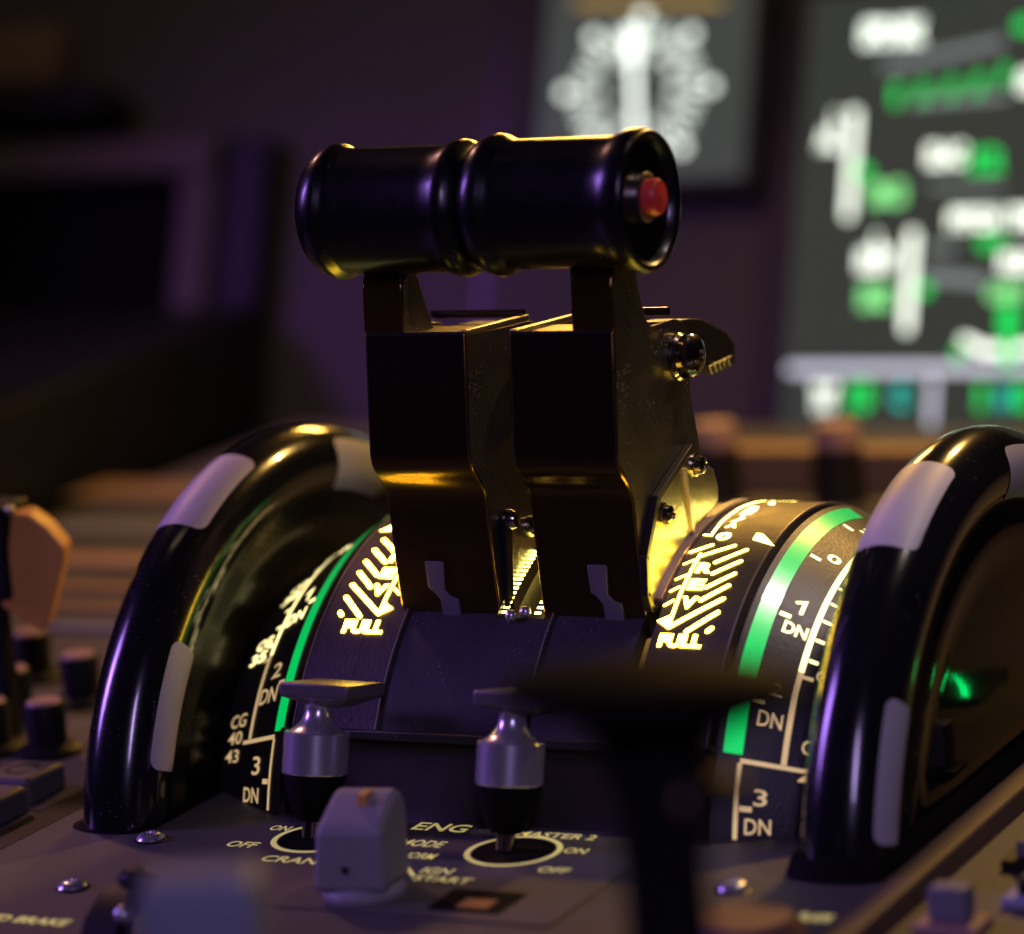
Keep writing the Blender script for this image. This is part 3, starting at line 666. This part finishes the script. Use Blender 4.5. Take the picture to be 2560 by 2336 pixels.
# tan faced handle
t = thing('tan_handle', 'tan-faced flat handle with a black side at the left edge', 'handle', (-17.0, -2.9, 0))
bm = bmesh.new()
def fx(u, v, h=0): return (u, h, v)
pts = [(-.05, 6.65), (.45, 6.62), (.95, 6.2), (1.38, 5.62), (1.3, 5.2), (.62, 3.35), (.4, 3.25), (-.62, 4.0)]
a_ = [bm.verts.new((u, .0+(.25*u), v)) for u, v in pts]; b_ = [bm.verts.new((u-.5, 1.1+.25*u, v)) for u, v in pts]
bm.faces.new(a_); bm.faces.new(b_[::-1])
for i in range(len(pts)): bm.faces.new([a_[i], b_[i], b_[(i+1) % len(pts)], a_[(i+1) % len(pts)]])
bmesh.ops.recalc_face_normals(bm, faces=bm.faces)
obj('face', bm, M['tan'], t, bevel=.08)  # tan pushed to orange: warm light on the face put into the colour
bm = bmesh.new(); extr_x(bm, [(-.25, 6.9), (1.2, 6.9), (1.2, 4.2), (-.25, 4.2)], -2.2, -.25); obj('body', bm, M['black'], t, bevel=.12)
obj('stem', bbox(-2.0, -1.0, .2, .8, 0, 4.4), M['black'], t, bevel=.1)
obj('pin', sphere(bmesh.new(), (-.12, .05, 6.72), .16), M['link'], t, smooth=60)

# rows of little keys and plates on the far left of the deck
cols_ = [M['key'], M['brown'], M['pink'], M['black'], M['amber']]
kk = None
def key(x, y, sx_, sy_, m, lab):
    o = obj('keypad_row', bbox(-sx_/2, sx_/2, -sy_/2, sy_/2, 0, .18), m, None, (x, y, 0), bevel=.08)
    return tag(o, lab, 'key row', 'blurred key rows on the far left deck')
rows = [(-21.5, 9.5, 7, .8, 0), (-23.5, 12.0, 7, .8, 1), (-25.2, 14.6, 7, 1.0, 1), (-27.5, 18.5, 9, 1.8, 2), (-29.5, 23.5, 10, 2.2, 0), (-31.5, 30, 12, 3, 1)]
names = ['nearest', 'second nearest', 'third nearest', 'fourth nearest', 'fifth nearest', 'farthest']
for (x, y, a, b, m_), nm in zip(rows, names): key(x, y, a, b, cols_[m_], nm+' of the blurred key rows on the far left deck')

# dark block and display unit at the back left
bm = bmesh.new()
ft = [(-37.8, 24.6), (-40.2, 42.7), (-41.2, 50), (-75, 50), (-75, 20), (-37.5, 20)]
a_ = [bm.verts.new((x, y, -1)) for x, y in ft]; b_ = [bm.verts.new((x, y, 4.2)) for x, y in ft]
bm.faces.new(a_[::-1]); bm.faces.new(b_)
for i in range(6): bm.faces.new([a_[i], a_[(i+1) % 6], b_[(i+1) % 6], b_[i]])
tag(obj('side_console', bm, M['black'], bevel=.2), 'black console block below the dark display unit on the left', 'console')
t = thing('display_unit', 'switched off dark display unit in a dull pink frame on the left', 'display', (-50, 50, 1.2))
off = Vector((50, -50, -1.2))
def PS(name, bm, m, par, o=None, **k):
    bmesh.ops.translate(bm, verts=bm.verts, vec=o or off); return obj(name, bm, m, par, **k)
bm = bmesh.new(); slab(bm, -62, -41.6, -4, 10.75, on_screen, -1.2, .6); PS('case', bm, M['black'], t, bevel=.1)
bm = bmesh.new(); slab(bm, -62, -43.9, 8.9, 10.6, on_screen, .6, 1.6); slab(bm, -45.6, -43.9, -3, 8.9, on_screen, .6, 1.4); PS('frame', bm, M['bezel2'], t, bevel=.1)
bm = bmesh.new(); slab(bm, -62, -45.7, -3.5, 8.8, on_screen, .6, .7); PS('glass', bm, mat('dark glass', (.003,.003,.004), .7, spec=.03), t)
# shelf of the glareshield above it
bm = bmesh.new(); slab(bm, -75, -50.0, 11.6, 13.2, on_screen, -1.2, 2.5); tag(obj('glareshield_lip', bm, M['black'], bevel=.2), 'dark lip above the display unit at the upper left', 'panel lip')
bm = bmesh.new(); slab(bm, -75, -53.5, 13.4, 16.5, on_screen, -1.2, 1.2); tag(obj('glareshield_pad', bm, mat('pad', (.10, .065, .04), .8, noise=.2), bevel=.6), 'dull brown pad in the top left corner', 'pad')

# ================================================================== system display (right)
t = thing('system_display', 'lit display of white and green flight control symbols, out of focus', 'display', (-8, 50, 1.2))
off = Vector((8, -50, -1.2))
bm = bmesh.new(); slab(bm, -17.2, 12, -4.2, 18.2, on_screen, -1.2, -.1); PS('bezel', bm, M['bezel'], t, bevel=.2)
bm = bmesh.new(); slab(bm, -15.9, 10, -2.35, 16.0, on_screen, -.1, .0); gl = PS('glass', bm, M['screen'], t)
def T(items, m, name, h=.03):
    for it in items:
        bm = bmesh.new(); text(bm, *it, on_screen, h, .07); PS(name, bm, m, gl, Vector(off))
def SK(paths, m, name, h=.03):
    for i, (p, wd) in enumerate(paths):
        bm = bmesh.new(); stroke(bm, p, wd, on_screen, h=h+.004*i, step=2); PS(name, bm, m, gl, Vector(off))
T([('SPD', -13.5, -12.1, 13.65, 14.75), ('BRK', -11.95, -10.7, 13.65, 14.75), ('L', -14.5, -14.2, 10.2, 10.95), ('AIL', -15.1, -14.15, 9.3, 10.2), ('ELAC', -10.25, -8.6, 8.45, 9.35), ('PITCH', -9.1, -6.9, 5.75, 6.6), ('TRIM', -6.6, -4.9, 5.75, 6.6),
   ('L', -12.3, -11.9, 5.0, 5.7), ('ELEV', -12.95, -11.3, 4.1, 5.0), ('RUD', -6.8, -5.3, 3.95, 4.75), ('TAT', -14.55, -13.55, -1.75, -.6), ('SEC', -6.5, -5.0, 11.4, 12.3)], M['swhite'], 'white_text')
SK([([(-13.55, 10.8), (-13.55, 6.5)], .4), ([(-13.85, 10.8), (-13.6, 10.8)], .2), ([(-10.65, 5.6), (-10.65, 1.7)], .42), ([(-8.1, 1.15), (-7.2, .75), (-5.9, .75), (-4, 1.2)], .4)], M['swhite'], 'gauge_bar')
SK([([(-12.3, 12.75), (-7.4, 13.55)], .38), ([(-11.0, 11.15), (-7.0, 11.3)], .3), ([(-9.9, 5.05), (-8.9, 5.0)], .3), ([(-9.8, 3.85), (-7.5, 3.6)], .5), ([(-10.0, 7.6), (-7, 7.5)], .2)], M['sdim'], 'wing_line')
SK([([(-11.75, 11.2), (-11.75, 11.85)], .35), ([(-10.55, 11.3), (-10.55, 11.9)], .35), ([(-9.35, 11.4), (-9.35, 12.0)], .35), ([(-8.2, 11.5), (-8.2, 12.15)], .35), ([(-7.1, 11.9), (-7.1, 12.4)], .35), ([(-13.2, 8.3), (-12.9, 8.3)], .55), ([(-10.1, 3.3), (-9.95, 3.3)], .55), ([(-6.3, 2.3), (-6.3, 1.6)], .7), ([(-6.25, 1.5), (-6.2, .2)], .45),
    ([(-8.35, .8), (-8.3, .4)], .3), ([(-6.5, 14.2), (-6.3, 14.2)], .6)], M['sgreen'], 'green_mark', .05)
T([('BG', -12.6, -11.1, 6.85, 7.85), ('BG', -12.75, -11.4, 2.5, 3.5), ('GBY', -7.3, -5.4, 2.75, 3.45)], M['sgreenl'], 'light_green_text', .05)
T([('12', -8.35, -7.0, 8.1, 9.1), ('GY', -7.8, -6.5, 4.85, 5.5), ('15', -12.95, -11.95, -1.7, -.55), ('1', -7.4, -7.1, -1.7, -.6), ('G', -5.9, -5.2, -1.7, -.6)], M['sgreen'], 'green_text', .055)
T([('C', -11.05, -10.35, -1.65, -.6), ('H', -6.55, -6.05, -1.7, -.75)], M['scyan'], 'cyan_text', .055)
SK([([(-15.6, .02), (6, .0)], .42), ([(-9.35, -.5), (-9.35, -2.2)], .34)], M['sbar'], 'divider', .02)
# compass indicator (centre)
t = thing('compass_indicator', 'round compass dial with a bright white needle in a dark square case', 'indicator', (-23.5, 50, 12))
off = Vector((23.5, -50, -12))
bm = bmesh.new(); slab(bm, -29.0, -17.8, 7.6, 21, on_screen, -1.2, -.1); PS('case', bm, M['bezel'], t, bevel=.4)
bm = bmesh.new(); slab(bm, -28.3, -18.5, 8.3, 20, on_screen, -.1, .0); gl = PS('glass', bm, mat('dial glass', (.004, .004, .004), .4, emit=(.9, 1, .88), es=.060, spec=.2), t, bevel=.05)
cx, cy_ = -23.65, 12.15
bm = bmesh.new()
for k in range(36):
    a = rad(10*k); r0, r1 = (2.35, 3.0) if k % 3 else (2.2, 3.0)
    stroke(bm, [(cx+r0*math.cos(a), cy_+r0*math.sin(a)), (cx+r1*math.cos(a), cy_+r1*math.sin(a))], .17, on_screen, h=.03, step=2)
PS('tick_ring', bm, mat('dial white', (.5,)*3, .5, emit=(.80, .92, .80), es=1.7), gl, Vector(off))
bm = bmesh.new()
for s_, a in (('6', 0), ('3', 30), ('N', 60), ('33', 90), ('30', 125), ('W', 178), ('24', 215), ('21', 245), ('15', 300), ('12', 330)):
    x, y = cx+1.78*math.cos(rad(a)), cy_+1.78*math.sin(rad(a)); text(bm, s_, x-.26, x+.26, y-.26, y+.26, on_screen, .03, .01)
PS('numerals', bm, M['swhite'], gl, Vector(off))
for k, a in enumerate((2, 47, 90, 131, 178, 228, 312)):
    x, y = cx+3.45*math.cos(rad(a)), cy_+3.35*math.sin(rad(a))
    bm = bmesh.new(); bm.faces.new([bm.verts.new(on_screen(x+.28*math.cos(2*PI*i/16), y+.28*math.sin(2*PI*i/16), .04)) for i in range(16)]); PS('bug', bm, M['swhite'], gl, Vector(off))
SK([([(-24.05, 14.6), (-23.45, 9.4)], .34), ([(-24.1, 14.7), (-24.0, 13.9)], .75), ([(-23.5, 9.7), (-23.4, 8.9)], .6)], M['needle'], 'needle', .06)
bm = bmesh.new(); stroke(bm, [(-26.8, 16.25), (-20.0, 15.95)], .32, on_screen, h=.05, step=2)
PS('amber_bar', bm, M['amber'], gl, Vector(off))

# ================================================================== knobs in front of the displays
kb = thing('rotary_selector', 'blurred pinkish capped knob just right of the thrust levers', 'knob', (-10.3, 30, 0), 'pink capped knobs in front of the displays')
bm = lathe(bmesh.new(), [(0, .01), (0, .95), (2.0, .85), (2.0, .01)], 32); obj('skirt', bm, M['fascia'], kb, smooth=40)
bm = lathe(bmesh.new(), [(2.0, .01), (2.0, .82), (2.75, .78), (2.85, .7), (2.85, .01)], 32); obj('cap', bm, M['pink'], kb, smooth=40)
dup(kb, (-5.6, 30, 0), 'blurred pinkish capped knob above the right end of the quadrant')
bm = bbox(-13, 11, 31.5, 33, 0, 1.55)
tag(obj('brown_bar', bm, M['brown'], bevel=.1), 'blurred brown bar across the deck behind the pink knobs', 'bar')
# ================================================================== right side deck: blurred odds and ends
rnd = random.Random(3)
mats = [M['key'], M['knobl'], M['pink'], M['fascia'], M['key']]
for i, (x, y, lab) in enumerate([(13.9, -7.0, 'nearest the tan trim strip'), (15.3, -4.2, 'second up, nearest the right edge'), (13.6, -3.0, 'flattest of the right group'), (14.8, -9.6, 'pale one in the corner'), (13.5, -11.8, 'lowest, cut by the bottom edge'), (13.3, -.2, 'farthest back beside the trim strip')]):
    t = thing('side_switch', 'blurred switch on the right deck, '+lab, 'switch', (x, y, -.35), 'blurred switches on the right deck')
    obj('base', bbox(-.75, .75, -.6, .6, 0, .25), mats[(i+3) % 5], t, bevel=.06)
    obj('cap', bbox(-.45, .45, -.35, .35, .25, .25+.4*(1+i % 3)), mats[i % 5], t, bevel=.1)
t = thing('amber_knob', 'blurred orange brown knob at the bottom edge, right of the flap lever', 'knob', (10.0, -15.0, 0))
obj('body', lathe(bmesh.new(), [(0, .01), (0, 1.3), (.5, 1.25), (.8, 1.0), (.85, .01)], 32), mat('orange brown plastic', (.26, .13, .07), .6), t, smooth=40)

# green arc added out of view, for the reflection in the right wheel
t = thing('reflection_arc', 'unseen lit green arc added on the right deck for its reflection in the right wheel', 'indicator', (16.0, 8.2, -.35))
obj('case', bbox(-1.4, 1.4, -1.6, 1.6, 0, .25), M['black'], t, bevel=.08)
bm = bmesh.new(); stroke(bm, [(.95, 1.1), (.65, .85), (.2, .3), (-.35, -.6), (-.75, -1.4)], .16, on_flat(.26), h=0, step=.2)
obj('lit_arc', bm, mat('lit green arc', (0, .4, .1), .5, emit=(0, 1, .18), es=14), t)
